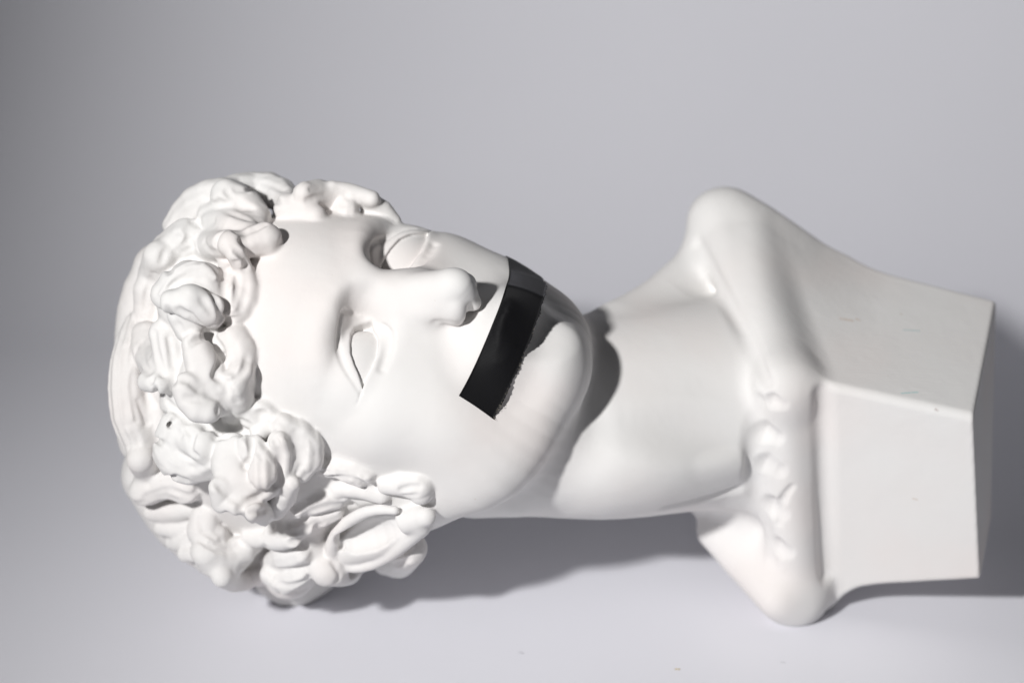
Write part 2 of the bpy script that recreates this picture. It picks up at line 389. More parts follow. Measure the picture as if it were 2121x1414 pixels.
# strokes that model the hair: raised (1) or cut (0), curl, strands, strand depth, fillet, outward axis, [(x, y, z, radius)]
STROKES = [
    (1, 2, 0, 0.07, 80, (-0.15, -0.47, 0.87), [(-1, -304, -179, 46), (14, -293, -170, 47), (29, -284, -160, 47), (44, -272, -150, 48), (58, -258, -138, 46), (73, -240, -126, 43), (87, -221, -116, 39), (102, -202, -109, 36)]),
    (0, 100, 0, 0.07, 26, (0.32, -0.85, 0.42), [(331, -360, -185, 4), (349, -356, -188, 5), (368, -353, -193, 6), (386, -349, -198, 6), (405, -344, -203, 7), (426, -339, -207, 6), (447, -333, -211, 6), (468, -327, -214, 6), (490, -320, -215, 5)]),
    (1, 2, 0, 0.07, 40, (-0.88, -0.42, 0.21), [(460, -431, -478, 40), (472, -443, -472, 41), (484, -455, -467, 42), (497, -467, -460, 44), (509, -480, -454, 45), (522, -493, -446, 46), (535, -507, -431, 45), (548, -521, -410, 44), (561, -536, -387, 42), (575, -550, -368, 41), (588, -565, -352, 40)]),
    (0, 100, 0, 0.07, 30, (0.23, -0.50, 0.83), [(655, -110, -89, 6), (669, -239, -180, 7), (683, -375, -265, 7), (697, -516, -346, 6)]),
    (0, 100, 0, 0.07, 24, (-0.37, 0.67, 0.64), [(414, 219, -426, 8), (446, 148, -347, 9), (474, 81, -263, 9), (501, 21, -190, 9), (519, -34, -130, 9), (533, -84, -77, 8)]),
    (0, 100, 0, 0.07, 20, (-0.12, -0.61, 0.78), [(518, -131, -103, 14), (514, -203, -139, 16), (516, -275, -177, 17), (531, -347, -233, 15), (549, -416, -285, 14), (567, -481, -311, 12)]),
    (0, 100, 0, 0.07, 8, (-0.35, -0.50, 0.79), [(533, -203, -132, 34), (555, -211, -128, 24)]),
    (0, 100, 0, 0.07, 8, (-0.13, -0.52, 0.85), [(542, -277, -160, 38), (565, -285, -162, 27)]),
    (0, 100, 0, 0.07, 8, (-0.41, -0.53, 0.74), [(553, -375, -222, 42), (575, -383, -216, 29)]),
    (0, 100, 0, 0.07, 8, (-0.48, -0.48, 0.74), [(574, -461, -276, 34), (596, -469, -267, 24)]),
    (0, 100, 0, 0.07, 8, (-0.32, -0.51, 0.80), [(543, -133, -71, 26), (565, -141, -67, 18)]),
    (0, 100, 0, 0.07, 8, (-0.43, -0.64, 0.64), [(602, -315, -192, 7), (590, -330, -202, 8), (582, -348, -218, 10), (580, -371, -237, 8), (579, -397, -250, 7)]),
    (1, 101, 0, 0.04, 40, (-0.95, 0.20, 0.25), [(-769, 155, -266, 60), (-777, 133, -270, 60), (-786, 111, -273, 61), (-794, 89, -277, 61), (-800, 66, -281, 62), (-805, 41, -286, 62), (-807, 15, -286, 63), (-805, -12, -273, 64), (-800, -40, -247, 65), (-795, -67, -223, 66), (-792, -94, -212, 67), (-790, -121, -211, 67), (-788, -148, -217, 68), (-787, -175, -230, 69), (-788, -203, -249, 70)]),
    (1, 101, 0, 0.04, 40, (-0.52, -0.84, 0.14), [(-781, -292, -346, 84), (-765, -315, -352, 85), (-750, -339, -357, 87), (-734, -362, -362, 88), (-716, -383, -366, 90), (-695, -402, -371, 89), (-671, -419, -375, 88), (-646, -435, -380, 86), (-620, -448, -384, 85), (-596, -459, -387, 83), (-571, -466, -390, 80), (-547, -470, -393, 76), (-522, -474, -396, 73), (-497, -478, -398, 70)]),
    (1, 101, 0, 0.04, 40, (0.22, -0.93, 0.29), [(-440, -421, -227, 84), (-415, -431, -264, 79), (-391, -443, -322, 75), (-368, -457, -402, 70)]),
    (1, 101, 0, 0.04, 40, (-0.79, 0.33, 0.52), [(-674, 218, -262, 60), (-682, 194, -264, 61), (-690, 170, -250, 62), (-693, 145, -216, 63), (-692, 119, -171, 64), (-689, 92, -131, 64), (-683, 63, -100, 64), (-676, 34, -78, 64), (-670, 5, -65, 64), (-668, -22, -58, 64), (-667, -48, -57, 66), (-668, -74, -59, 67), (-669, -99, -63, 69), (-670, -125, -69, 70)]),
    (1, 101, 0, 0.04, 40, (-0.19, -0.58, 0.79), [(-606, -175, -45, 66), (-580, -183, -38, 67), (-555, -191, -32, 68), (-531, -200, -29, 70), (-510, -212, -30, 70), (-491, -226, -34, 70), (-475, -243, -42, 70), (-461, -263, -55, 69), (-450, -287, -74, 66), (-440, -314, -98, 63), (-431, -341, -127, 60)]),
    (1, 102, 0, 0.04, 16, (0.43, 0.90, -0.01), [(-622, 276, -264, 70)]),
    (1, 103, 0, 0.04, 14, (-0.22, 0.55, 0.80), [(-669, 85, -29, 72)]),
    (1, 104, 0, 0.04, 16, (-0.28, -0.16, 0.95), [(-618, -73, 8, 70)]),
    (1, 105, 0, 0.04, 16, (-0.48, -0.82, 0.31), [(-550, -270, -39, 78)]),
    (1, 106, 0, 0.04, 16, (-0.61, -0.44, 0.65), [(-679, -222, -99, 66)]),
    (1, 107, 0, 0.04, 16, (0.03, -0.36, 0.93), [(-646, -448, -293, 66)]),
    (1, 108, 0, 0.04, 16, (0.10, -0.49, 0.86), [(-492, -510, -340, 60)]),
    (1, 109, 4, 0.05, 13, (-0.40, 0.01, 0.92), [(-808, 28, -211, 34), (-812, 3, -191, 36), (-816, -21, -174, 38), (-819, -46, -160, 39), (-820, -73, -151, 40), (-820, -102, -146, 40), (-818, -130, -146, 40), (-815, -155, -149, 40), (-809, -178, -154, 38), (-801, -199, -162, 37), (-795, -220, -171, 36)]),
    (1, 110, 0, 0.04, 13, (-0.08, -0.91, 0.40), [(-791, -250, -143, 30), (-787, -292, -245, 28)]),
    (1, 111, 3, 0.04, 13, (-0.10, -0.84, 0.53), [(-794, -322, -222, 34), (-760, -304, -208, 38), (-729, -301, -191, 38), (-699, -313, -171, 34)]),
    (1, 112, 0, 0.04, 9, (-0.22, -0.35, 0.91), [(-787, -371, -278, 22), (-758, -370, -268, 25), (-726, -367, -253, 25), (-693, -359, -232, 22)]),
    (1, 113, 0, 0.04, 9, (-0.14, -0.30, 0.94), [(-767, -407, -289, 20), (-740, -407, -279, 23), (-713, -403, -270, 23), (-686, -392, -260, 20)]),
    (1, 114, 0, 0.04, 9, (-0.83, -0.21, 0.52), [(-744, -440, -297, 18), (-704, -437, -262, 22), (-673, -420, -234, 18)]),
    (1, 115, 0, 0.04, 9, (-0.53, -0.41, 0.74), [(-710, -461, -254, 18), (-679, -459, -232, 20)]),
    (1, 116, 3, 0.02, 13, (0.35, 0.83, 0.43), [(-614, 319, -196, 34), (-589, 327, -220, 37), (-561, 331, -239, 38), (-529, 328, -233, 38), (-501, 317, -202, 35), (-483, 301, -165, 32), (-474, 282, -129, 28)]),
    (1, 117, 0, 0.04, 13, (-0.11, 0.94, 0.34), [(-474, 284, -97, 30), (-440, 274, -85, 30), (-411, 264, -67, 22)]),
    (1, 118, 3, 0.02, 13, (0.11, 0.98, 0.18), [(-435, 310, -74, 26), (-410, 313, -109, 30), (-385, 308, -142, 32), (-363, 296, -143, 30), (-346, 277, -104, 24)]),
    (1, 119, 0, 0.04, 13, (0.92, 0.39, -0.11), [(-334, 310, -125, 12), (-313, 296, -127, 14), (-304, 274, -136, 12)]),
    (1, 120, 0, 0.04, 13, (0.58, 0.81, 0.10), [(-297, 296, -119, 16), (-272, 282, -132, 18), (-251, 259, -141, 14)]),
    (1, 121, 0, 0.04, 13, (0.10, 0.57, 0.81), [(-378, 326, -105, 14), (-352, 320, -113, 17), (-324, 311, -111, 17), (-296, 301, -103, 16)]),
    (1, 122, 3, 0.03, 13, (-0.68, -0.16, 0.71), [(-718, 247, -213, 36), (-697, 272, -207, 41), (-673, 292, -191, 44), (-645, 306, -171, 42), (-618, 310, -158, 40), (-594, 306, -157, 38)]),
    (1, 122, 2, 0.02, 13, (-0.39, 0.81, 0.45), [(-602, 305, -99, 38), (-568, 287, -97, 40), (-545, 263, -81, 38), (-542, 239, -51, 30)]),
    (1, 122, 0, 0.04, 13, (-0.76, -0.54, 0.36), [(-637, 264, -137, 32), (-603, 251, -81, 33), (-574, 238, -39, 33), (-550, 223, -13, 30)]),
    (1, 123, 2, 0.03, 13, (0.39, -0.38, 0.84), [(-558, 198, 25, 28), (-533, 206, 23, 32), (-509, 212, 18, 34)]),
    (1, 124, 0, 0.04, 13, (-0.81, -0.47, 0.34), [(-662, 209, -170, 34), (-619, 200, -67, 34), (-576, 200, 54, 28)]),
    (1, 125, 2, 0.03, 13, (-0.84, 0.30, 0.45), [(-733, 193, -170, 42), (-694, 223, -137, 38)]),
    (1, 126, 0, 0.04, 13, (-0.62, -0.73, 0.31), [(-771, 147, -193, 34), (-749, 182, -129, 34)]),
    (1, 126, 0, 0.04, 13, (-0.66, -0.07, 0.75), [(-783, 111, -186, 30), (-784, 85, -197, 30), (-785, 59, -201, 30)]),
    (1, 127, 0, 0.04, 12, (0.27, 0.12, 0.95), [(-709, 96, 45, 32), (-686, 115, 50, 40), (-660, 122, 51, 45), (-634, 116, 49, 48), (-615, 94, 44, 45), (-611, 71, 39, 41), (-618, 52, 34, 34)]),
    (1, 128, 0, 0.04, 10, (-0.70, -0.25, 0.67), [(-671, 56, 68, 34), (-661, 29, 59, 32)]),
    (1, 129, 2, 0.02, 8, (0.54, 0.17, 0.83), [(-685, 80, 113, 28), (-651, 80, 113, 38), (-619, 66, 106, 36), (-609, 51, 94, 26)]),
    (1, 130, 2, 0.04, 13, (-0.10, 0.45, 0.89), [(-564, 179, 76, 18), (-556, 157, 44, 21), (-548, 134, 36, 23), (-542, 111, 46, 24), (-543, 87, 54, 23), (-552, 66, 56, 21), (-568, 48, 54, 18)]),
    (1, 131, 3, 0.05, 13, (0.79, 0.60, -0.13), [(-592, 162, -14, 20), (-583, 131, 35, 21), (-576, 101, 63, 21), (-572, 71, 73, 18)]),
    (1, 132, 2, 0.02, 10, (-0.24, 0.11, 0.96), [(-593, 2, 46, 24), (-566, 5, 60, 30), (-551, -15, 68, 32), (-553, -42, 71, 30), (-574, -70, 73, 22)]),
    (1, 133, 0, 0.04, 13, (0.64, -0.76, 0.11), [(-550, -62, 98, 24), (-547, -87, 53, 22)]),
    (1, 134, 2, 0.03, 10, (-0.09, 0.12, 0.99), [(-645, -8, 81, 30), (-637, -28, 85, 35), (-628, -50, 90, 38), (-620, -74, 93, 40), (-612, -97, 89, 38), (-605, -121, 79, 36)]),
    (1, 135, 0, 0.04, 10, (-0.63, -0.50, 0.60), [(-659, -91, 123, 30), (-649, -117, 119, 31), (-634, -134, 119, 30), (-613, -141, 121, 26)]),
    (1, 136, 2, 0.03, 10, (0.97, 0.04, -0.23), [(-566, -91, 105, 30), (-561, -116, 66, 32), (-574, -147, 35, 24)]),
    (1, 137, 2, 0.04, 13, (-0.94, 0.03, 0.34), [(-779, 12, -154, 32), (-773, -16, -134, 35), (-759, -39, -94, 34), (-737, -58, -29, 30)]),
    (1, 137, 0, 0.04, 13, (-0.44, 0.32, 0.84), [(-727, 17, -28, 30), (-719, -8, -16, 30), (-714, -33, -7, 30), (-711, -58, -3, 28), (-711, -83, -3, 26)]),
    (1, 138, 0, 0.04, 13, (-0.88, -0.21, 0.43), [(-757, -83, -11, 22), (-727, -88, 24, 20)]),
    (1, 139, 3, 0.03, 13, (-0.18, -0.29, 0.94), [(-700, -178, -12, 32), (-710, -206, -21, 36), (-709, -231, -25, 39), (-694, -249, -25, 42), (-669, -256, -23, 41), (-643, -253, -12, 37), (-619, -242, 12, 30)]),
    (1, 139, 0, 0.04, 13, (-0.60, 0.19, 0.78), [(-664, -198, 8, 34), (-637, -212, 31, 34)]),
    (1, 140, 0, 0.04, 13, (-0.13, -0.07, 0.99), [(-536, -154, 46, 24), (-510, -147, 50, 28), (-495, -163, 50, 26), (-515, -181, 48, 22)]),
    (1, 141, 3, 0.04, 10, (0.19, -0.27, 0.94), [(-464, -176, 66, 28), (-439, -191, 56, 33), (-423, -211, 47, 36), (-423, -237, 38, 36), (-437, -261, 32, 30), (-458, -277, 27, 22)]),
    (1, 142, 3, 0.06, 8, (-0.83, -0.15, 0.54), [(-472, -204, 91, 24), (-466, -228, 73, 27), (-466, -253, 61, 26), (-473, -280, 55, 22)]),
    (1, 143, 2, 0.02, 10, (-0.05, 0.01, 1.00), [(-575, -221, 47, 36), (-574, -255, 53, 42), (-563, -283, 56, 45), (-542, -296, 54, 44), (-515, -290, 49, 38)]),
    (1, 143, 3, 0.05, 8, (-0.01, 0.45, 0.89), [(-532, -215, 78, 28), (-506, -244, 89, 30), (-505, -272, 101, 28)]),
    (1, 144, 0, 0.04, 13, (-0.44, -0.74, 0.50), [(-597, -297, 93, 20), (-591, -327, 66, 24), (-561, -333, 85, 22)]),
    (1, 145, 2, 0.03, 8, (0.42, -0.82, -0.39), [(-530, -342, 93, 24), (-521, -356, -9, 30), (-498, -346, -32, 30), (-471, -319, 8, 25), (-449, -289, 66, 16)]),
    (1, 146, 3, 0.05, 13, (-0.25, -0.64, 0.73), [(-382, -261, 7, 20), (-355, -262, 12, 24), (-330, -268, 15, 25), (-308, -278, 15, 24)]),
    (1, 147, 0, 0.04, 13, (-0.22, -0.63, 0.74), [(-363, -309, -31, 14), (-332, -307, -22, 17), (-302, -312, -17, 17), (-271, -322, -16, 16)]),
    (1, 148, 0, 0.04, 10, (-0.19, -0.63, 0.76), [(-260, -297, 10, 18), (-225, -292, 21, 26), (-192, -298, 24, 30), (-188, -312, 19, 24)]),
    (1, 149, 3, 0.05, 13, (0.37, -0.60, 0.71), [(-445, -356, -46, 16), (-418, -343, -43, 21), (-389, -334, -44, 22), (-359, -330, -48, 18)]),
    (1, 150, 2, 0.05, 13, (-0.19, -0.90, 0.40), [(-512, -406, -162, 14), (-485, -409, -140, 18), (-457, -403, -114, 20), (-427, -383, -90, 22), (-399, -369, -79, 20), (-371, -359, -78, 16)]),
    (1, 151, 2, 0.02, 10, (0.48, 0.54, 0.69), [(-663, -378, -213, 32), (-666, -408, -215, 36), (-643, -421, -221, 30)]),
    (1, 152, 2, 0.02, 10, (0.56, -0.33, 0.76), [(-653, -450, -192, 38), (-638, -469, -210, 42), (-615, -470, -225, 41), (-590, -457, -236, 36), (-569, -439, -246, 28)]),
    (1, 153, 0, 0.04, 13, (-0.30, -0.94, 0.12), [(-564, -420, -215, 20), (-524, -425, -174, 21), (-489, -424, -134, 20), (-459, -419, -98, 16)]),
    (1, 154, 0, 0.04, 13, (0.57, -0.82, 0.11), [(-623, -506, -185, 22), (-609, -522, -277, 25), (-589, -525, -318, 25), (-564, -514, -320, 22)]),
    (1, 155, 2, 0.05, 13, (-0.70, -0.70, 0.17), [(-530, -485, -292, 24), (-490, -470, -206, 26), (-448, -456, -147, 18)]),
    (1, 156, 2, 0.05, 9, (0.02, -1.00, 0.08), [(-526, -507, -250, 24), (-498, -521, -233, 28), (-457, -501, -187, 24)]),
    (1, 157, 0, 0.07, 16, (0.04, -0.74, -0.67), [(-553, -545, -470, 30), (-534, -556, -470, 33), (-515, -563, -470, 36), (-493, -564, -470, 36), (-471, -559, -470, 36), (-450, -548, -470, 33), (-429, -535, -470, 30)]),
    (1, 158, 0, 0.07, 30, (0.34, -0.49, -0.80), [(-502, -499, -450, 60), (-475, -491, -450, 55), (-447, -483, -450, 50)]),
    (1, 159, 0, 0.04, 13, (0.53, -0.74, 0.42), [(-399, -490, -177, 36), (-359, -496, -240, 34)]),
    (1, 160, 0, 0.04, 13, (0.68, -0.73, 0.01), [(-282, -490, -404, 32), (-250, -479, -308, 40), (-217, -441, -148, 36)]),
    (0, 160, 0, 0.07, 10, (0.42, 0.88, -0.23), [(-698, 113, 90, 8), (-682, 121, 93, 8), (-666, 127, 96, 8), (-649, 128, 98, 8), (-634, 124, 98, 8), (-619, 114, 103, 8), (-605, 99, 117, 8), (-595, 81, 127, 8), (-589, 62, 124, 8), (-587, 42, 108, 8)]),
    (1, 160, 0, 0.08, 8, (-0.07, -0.06, 1.00), [(-720, 98, 75, 6), (-709, 114, 80, 8), (-697, 130, 84, 9), (-681, 143, 84, 10), (-664, 152, 83, 10), (-648, 155, 81, 10), (-632, 152, 82, 9), (-618, 143, 83, 8), (-605, 130, 85, 6)]),
    (0, 160, 0, 0.07, 10, (-0.27, -0.79, 0.54), [(-696, 65, 138, 6), (-689, 47, 108, 6), (-680, 31, 95, 6), (-670, 17, 93, 6)]),
    (0, 160, 0, 0.07, 10, (-0.24, -0.89, 0.39), [(-669, 60, 142, 8), (-648, 51, 135, 8), (-635, 34, 120, 8), (-635, 12, 105, 8)]),
    (0, 160, 0, 0.07, 10, (0.33, 0.16, 0.93), [(-622, 84, 145, 6), (-612, 70, 144, 6), (-603, 55, 141, 6)]),
    (0, 160, 0, 0.07, 10, (-0.13, 0.28, 0.95), [(-584, 145, 55, 8), (-585, 125, 71, 8), (-585, 105, 83, 8), (-582, 83, 89, 8), (-580, 61, 93, 8)]),
    (0, 160, 0, 0.07, 10, (0.33, 0.64, 0.69), [(-563, 159, 83, 7), (-562, 137, 70, 7), (-560, 115, 74, 7), (-561, 95, 83, 7), (-564, 76, 91, 7)]),
    (0, 160, 0, 0.07, 10, (-0.14, 0.05, 0.99), [(-729, 100, 78, 6), (-716, 117, 87, 6), (-702, 132, 93, 6), (-685, 147, 95, 6), (-668, 159, 93, 6), (-652, 163, 91, 6), (-637, 164, 87, 6)]),
    (0, 160, 0, 0.07, 10, (-0.84, 0.42, 0.35), [(-610, 213, 41, 20)]),
    (0, 160, 0, 0.07, 10, (-0.89, -0.25, 0.37), [(-648, 209, -43, 6), (-631, 187, -3, 6), (-605, 179, 45, 6)]),
    (0, 160, 0, 0.07, 10, (0.21, -0.11, 0.97), [(-686, 211, -101, 7), (-680, 234, -100, 7)]),
    (0, 160, 0, 0.07, 10, (0.08, -0.47, 0.88), [(-697, 186, -118, 6), (-677, 199, -109, 6), (-683, 213, -106, 6)]),
    (0, 160, 0, 0.07, 10, (-0.69, 0.64, 0.35), [(-663, 190, -83, 6), (-671, 214, -95, 6), (-667, 234, -101, 6), (-651, 247, -88, 6), (-627, 252, -53, 6)]),
    (0, 160, 0, 0.07, 10, (-0.14, 0.28, 0.95), [(-598, 316, -60, 6), (-584, 297, -56, 6), (-567, 285, -50, 6), (-545, 279, -43, 6)]),
    (0, 160, 0, 0.07, 12, (-0.15, 0.91, 0.39), [(-618, 291, -63, 6), (-602, 279, -48, 6), (-584, 268, -27, 6), (-565, 261, -11, 6), (-546, 255, -4, 6)]),
    (0, 160, 0, 0.07, 10, (-0.12, 0.68, 0.72), [(-563, 226, 61, 7), (-545, 227, 50, 7), (-526, 232, 44, 7), (-509, 241, 39, 7)]),
    (0, 160, 0, 0.07, 10, (0.69, -0.39, 0.61), [(-560, 183, 94, 7), (-542, 169, 77, 7), (-542, 153, 63, 7)]),
    (0, 160, 0, 0.07, 10, (0.86, 0.51, 0.10), [(-613, 5, 62, 9), (-599, -12, 72, 9), (-595, -33, 93, 9), (-596, -52, 114, 9), (-597, -66, 127, 9)]),
    (0, 160, 0, 0.07, 10, (-0.16, 0.56, 0.81), [(-598, -69, 120, 7), (-581, -80, 130, 7), (-565, -81, 132, 7), (-549, -68, 127, 7), (-540, -53, 117, 7), (-537, -37, 103, 7)]),
    (0, 160, 0, 0.07, 10, (0.38, 0.32, 0.87), [(-668, -73, 148, 7), (-649, -79, 148, 7), (-630, -96, 142, 7)]),
    (0, 160, 0, 0.07, 10, (0.22, 0.05, 0.97), [(-654, -115, 152, 6), (-628, -116, 147, 6)]),
    (0, 160, 0, 0.07, 10, (-0.34, -0.52, 0.78), [(-589, -139, 135, 8), (-579, -120, 125, 8), (-575, -102, 128, 8), (-577, -86, 129, 8)]),
    (0, 160, 0, 0.07, 10, (0.61, 0.70, 0.36), [(-648, -1, 111, 7), (-629, 7, 92, 7), (-614, 17, 53, 7)]),
    (0, 160, 0, 0.07, 10, (-0.61, 0.10, 0.79), [(-671, -177, 37, 7), (-656, -191, 51, 7), (-658, -208, 57, 7), (-661, -225, 56, 7), (-648, -235, 56, 7)]),
    (0, 160, 0, 0.07, 10, (-0.09, 0.79, 0.61), [(-696, -160, 16, 7), (-671, -162, 44, 7), (-644, -166, 76, 7), (-627, -177, 31, 7)]),
    (0, 160, 0, 0.07, 10, (-0.39, 0.04, 0.92), [(-734, -97, 43, 6), (-729, -111, -9, 6), (-718, -125, -16, 6), (-702, -138, -5, 6), (-685, -151, 7, 6), (-668, -164, 20, 6)]),
    (0, 160, 0, 0.07, 10, (-0.89, -0.39, 0.25), [(-775, -111, -131, 7), (-763, -130, -130, 7), (-745, -147, -93, 7), (-722, -162, -21, 7), (-702, -176, 22, 7), (-686, -192, 36, 7)]),
    (0, 160, 0, 0.07, 10, (-0.97, 0.02, 0.24), [(-791, -126, -117, 7), (-784, -150, -125, 7), (-777, -173, -133, 7), (-763, -190, -103, 7), (-741, -201, -29, 7), (-723, -212, 15, 7)]),
    (0, 160, 0, 0.07, 10, (0.10, 0.14, 0.99), [(-824, -13, -131, 6), (-824, -34, -122, 6), (-825, -54, -114, 6), (-826, -75, -108, 6), (-826, -95, -105, 6), (-824, -115, -104, 6), (-821, -136, -105, 6), (-819, -156, -107, 6), (-816, -177, -111, 6)]),
    (0, 160, 0, 0.07, 10, (0.51, 0.13, 0.85), [(-796, -13, -98, 7), (-798, -34, -98, 7), (-801, -55, -107, 7), (-803, -75, -110, 7), (-803, -95, -108, 7), (-802, -114, -107, 7), (-799, -131, -108, 7), (-797, -149, -110, 7), (-794, -167, -113, 7)]),
    (0, 160, 0, 0.07, 10, (-0.60, 0.46, 0.65), [(-744, -78, 32, 9)]),
    (0, 160, 0, 0.07, 10, (0.02, -0.10, 0.99), [(-527, -151, 76, 7), (-504, -147, 78, 7), (-491, -158, 79, 7)]),
    (0, 160, 0, 0.07, 10, (-0.18, 0.38, 0.91), [(-542, -171, 64, 8), (-533, -188, 86, 8), (-527, -211, 103, 8), (-529, -235, 105, 8), (-541, -253, 90, 8)]),
    (0, 160, 0, 0.07, 10, (0.64, -0.13, 0.76), [(-483, -194, 112, 8), (-474, -211, 113, 8), (-469, -230, 105, 8), (-471, -251, 94, 8), (-476, -272, 84, 8), (-483, -294, 74, 8)]),
    (0, 160, 0, 0.07, 10, (0.77, -0.19, 0.61), [(-452, -194, 108, 6), (-445, -208, 99, 6), (-440, -224, 91, 6), (-442, -243, 84, 6), (-445, -264, 77, 6)]),
    (0, 160, 0, 0.07, 10, (-0.12, -0.43, 0.89), [(-440, -185, 92, 4), (-429, -199, 90, 4), (-421, -214, 86, 4), (-423, -234, 80, 4), (-429, -254, 71, 4)]),
    (0, 160, 0, 0.07, 10, (0.14, 0.30, 0.94), [(-597, -286, 111, 8), (-583, -303, 107, 8), (-569, -316, 103, 8), (-551, -323, 104, 8), (-534, -324, 105, 8), (-520, -319, 97, 8), (-507, -313, 82, 8)]),
    (0, 160, 0, 0.07, 10, (0.00, 0.69, 0.73), [(-552, -343, 108, 7), (-540, -327, 97, 7), (-517, -318, 82, 7)]),
    (0, 160, 0, 0.07, 10, (-0.11, 0.94, 0.33), [(-554, -166, 61, 7), (-566, -184, 60, 7), (-582, -194, 63, 7), (-604, -196, 54, 7)]),
    (0, 160, 0, 0.07, 10, (-0.38, -0.84, 0.39), [(-369, -282, 21, 7), (-348, -281, 32, 7), (-328, -283, 37, 7), (-311, -290, 31, 7), (-295, -300, 13, 7)]),
    (0, 160, 0, 0.07, 10, (-0.24, -0.16, 0.96), [(-228, -306, 44, 6), (-208, -298, 51, 6), (-192, -298, 55, 6)]),
    (0, 160, 0, 0.07, 10, (-0.33, -0.63, 0.70), [(-221, -319, 36, 4), (-197, -316, 50, 4)]),
    (0, 160, 0, 0.07, 10, (0.33, -0.83, 0.45), [(-413, -357, -26, 8), (-393, -350, -27, 8), (-373, -345, -30, 8), (-353, -344, -39, 8), (-334, -345, -58, 8)]),
    (0, 160, 0, 0.07, 10, (-0.44, -0.90, 0.00), [(-500, -378, 4, 7), (-489, -388, -87, 7), (-470, -388, -98, 7), (-446, -377, -68, 7), (-423, -363, -31, 7)]),
    (0, 160, 0, 0.07, 10, (0.29, -0.87, 0.39), [(-468, -425, -87, 9), (-441, -416, -99, 9), (-421, -405, -103, 9), (-406, -388, -69, 9)]),
    (0, 160, 0, 0.07, 10, (0.27, 0.73, 0.62), [(-673, -422, -171, 7), (-654, -430, -161, 7), (-637, -432, -166, 7), (-621, -428, -185, 7)]),
    (0, 160, 0, 0.07, 10, (-0.21, -0.86, 0.47), [(-580, -352, 88, 7), (-594, -388, -131, 7), (-611, -420, -214, 7)]),
    (0, 160, 0, 0.07, 10, (-0.49, -0.86, 0.15), [(-549, -351, 103, 8), (-540, -367, 78, 8), (-528, -381, 3, 8), (-515, -396, -147, 8)]),
    (0, 160, 0, 0.07, 10, (0.76, -0.35, 0.55), [(-583, -487, -203, 7), (-565, -480, -234, 7), (-549, -467, -241, 7), (-528, -441, -155, 7)]),
    (0, 160, 0, 0.07, 10, (-0.35, -0.74, 0.57), [(-523, -494, -221, 7), (-500, -494, -193, 7), (-474, -489, -171, 7), (-444, -480, -157, 7)]),
    (0, 160, 0, 0.07, 10, (-0.31, -0.67, 0.67), [(-505, -523, -198, 7), (-483, -528, -188, 7), (-460, -523, -177, 7), (-435, -510, -172, 7)]),
    (0, 160, 0, 0.07, 10, (0.50, 0.26, 0.83), [(-740, 165, -97, 6), (-734, 186, -99, 6), (-723, 204, -102, 6), (-706, 219, -99, 6)]),
    (0, 160, 0, 0.07, 10, (-0.35, 0.91, -0.20), [(-701, 145, 80, 6), (-712, 170, -63, 6), (-707, 189, -110, 6), (-692, 203, -103, 6)]),
    (0, 160, 0, 0.07, 10, (0.08, -0.14, 0.99), [(-786, 69, -166, 6), (-782, 90, -159, 6), (-778, 110, -155, 6), (-771, 126, -147, 6), (-762, 141, -129, 6)]),
    (0, 160, 0, 0.07, 10, (-0.57, 0.14, 0.81), [(-742, 17, 1, 7), (-738, -6, 10, 7), (-733, -28, 17, 7), (-726, -48, 24, 7), (-718, -68, 31, 7)]),
    (0, 160, 0, 0.07, 10, (-0.27, 0.27, 0.92), [(-709, 7, 10, 7), (-705, -11, 16, 7), (-701, -29, 21, 7), (-699, -47, 23, 7), (-695, -64, 53, 7), (-683, -81, 142, 7)]),
    (0, 160, 0, 0.07, 10, (-0.65, 0.59, 0.47), [(-784, 2, -99, 6), (-775, -26, -55, 6), (-764, -48, -16, 6), (-751, -63, 13, 6)]),
    (0, 160, 0, 0.07, 10, (-0.78, 0.37, 0.51), [(-677, 258, -122, 6), (-659, 273, -107, 6), (-640, 284, -88, 6), (-618, 287, -70, 6), (-597, 288, -57, 6)]),
    (0, 160, 0, 0.07, 10, (0.37, 0.66, 0.65), [(-689, 237, -98, 6), (-666, 258, -120, 6)]),
    (0, 160, 0, 0.07, 10, (-0.50, 0.45, 0.74), [(-581, 347, -185, 6), (-558, 347, -193, 6), (-535, 343, -186, 6), (-511, 334, -164, 6), (-489, 324, -138, 6)]),
    (0, 160, 0, 0.07, 10, (0.76, 0.65, -0.06), [(-578, 319, -64, 6), (-560, 319, -70, 6), (-545, 319, -104, 6), (-533, 317, -151, 6), (-515, 307, -141, 6), (-492, 293, -71, 6)]),
    (0, 160, 0, 0.07, 10, (0.80, -0.15, 0.59), [(-425, 295, -51, 6), (-408, 303, -64, 6), (-392, 307, -80, 6), (-376, 301, -91, 6), (-358, 290, -84, 6)]),
    (0, 160, 0, 0.07, 10, (0.52, 0.01, 0.86), [(-420, 318, -52, 4), (-400, 321, -71, 4), (-382, 322, -84, 4), (-366, 318, -91, 4), (-352, 311, -94, 4)]),
    (0, 160, 0, 0.07, 10, (0.05, 0.23, 0.97), [(-713, -217, 16, 4), (-703, -236, 19, 4), (-686, -250, 21, 4), (-662, -260, 23, 4)]),
    (0, 160, 0, 0.07, 10, (-0.55, -0.83, -0.02), [(-782, -308, -175, 6), (-754, -293, -125, 6), (-721, -280, -39, 6), (-695, -282, 4, 6), (-675, -291, 1, 6)]),
    (0, 160, 0, 0.07, 10, (-0.50, -0.59, 0.64), [(-788, -335, -183, 6), (-768, -326, -171, 6), (-747, -319, -158, 6), (-727, -318, -147, 6), (-709, -323, -140, 6), (-691, -330, -139, 6)]),
    (0, 160, 0, 0.07, 10, (0.37, -0.25, 0.89), [(-461, -179, 101, 4), (-446, -191, 95, 4), (-435, -204, 89, 4), (-432, -221, 83, 4), (-432, -239, 76, 4)]),
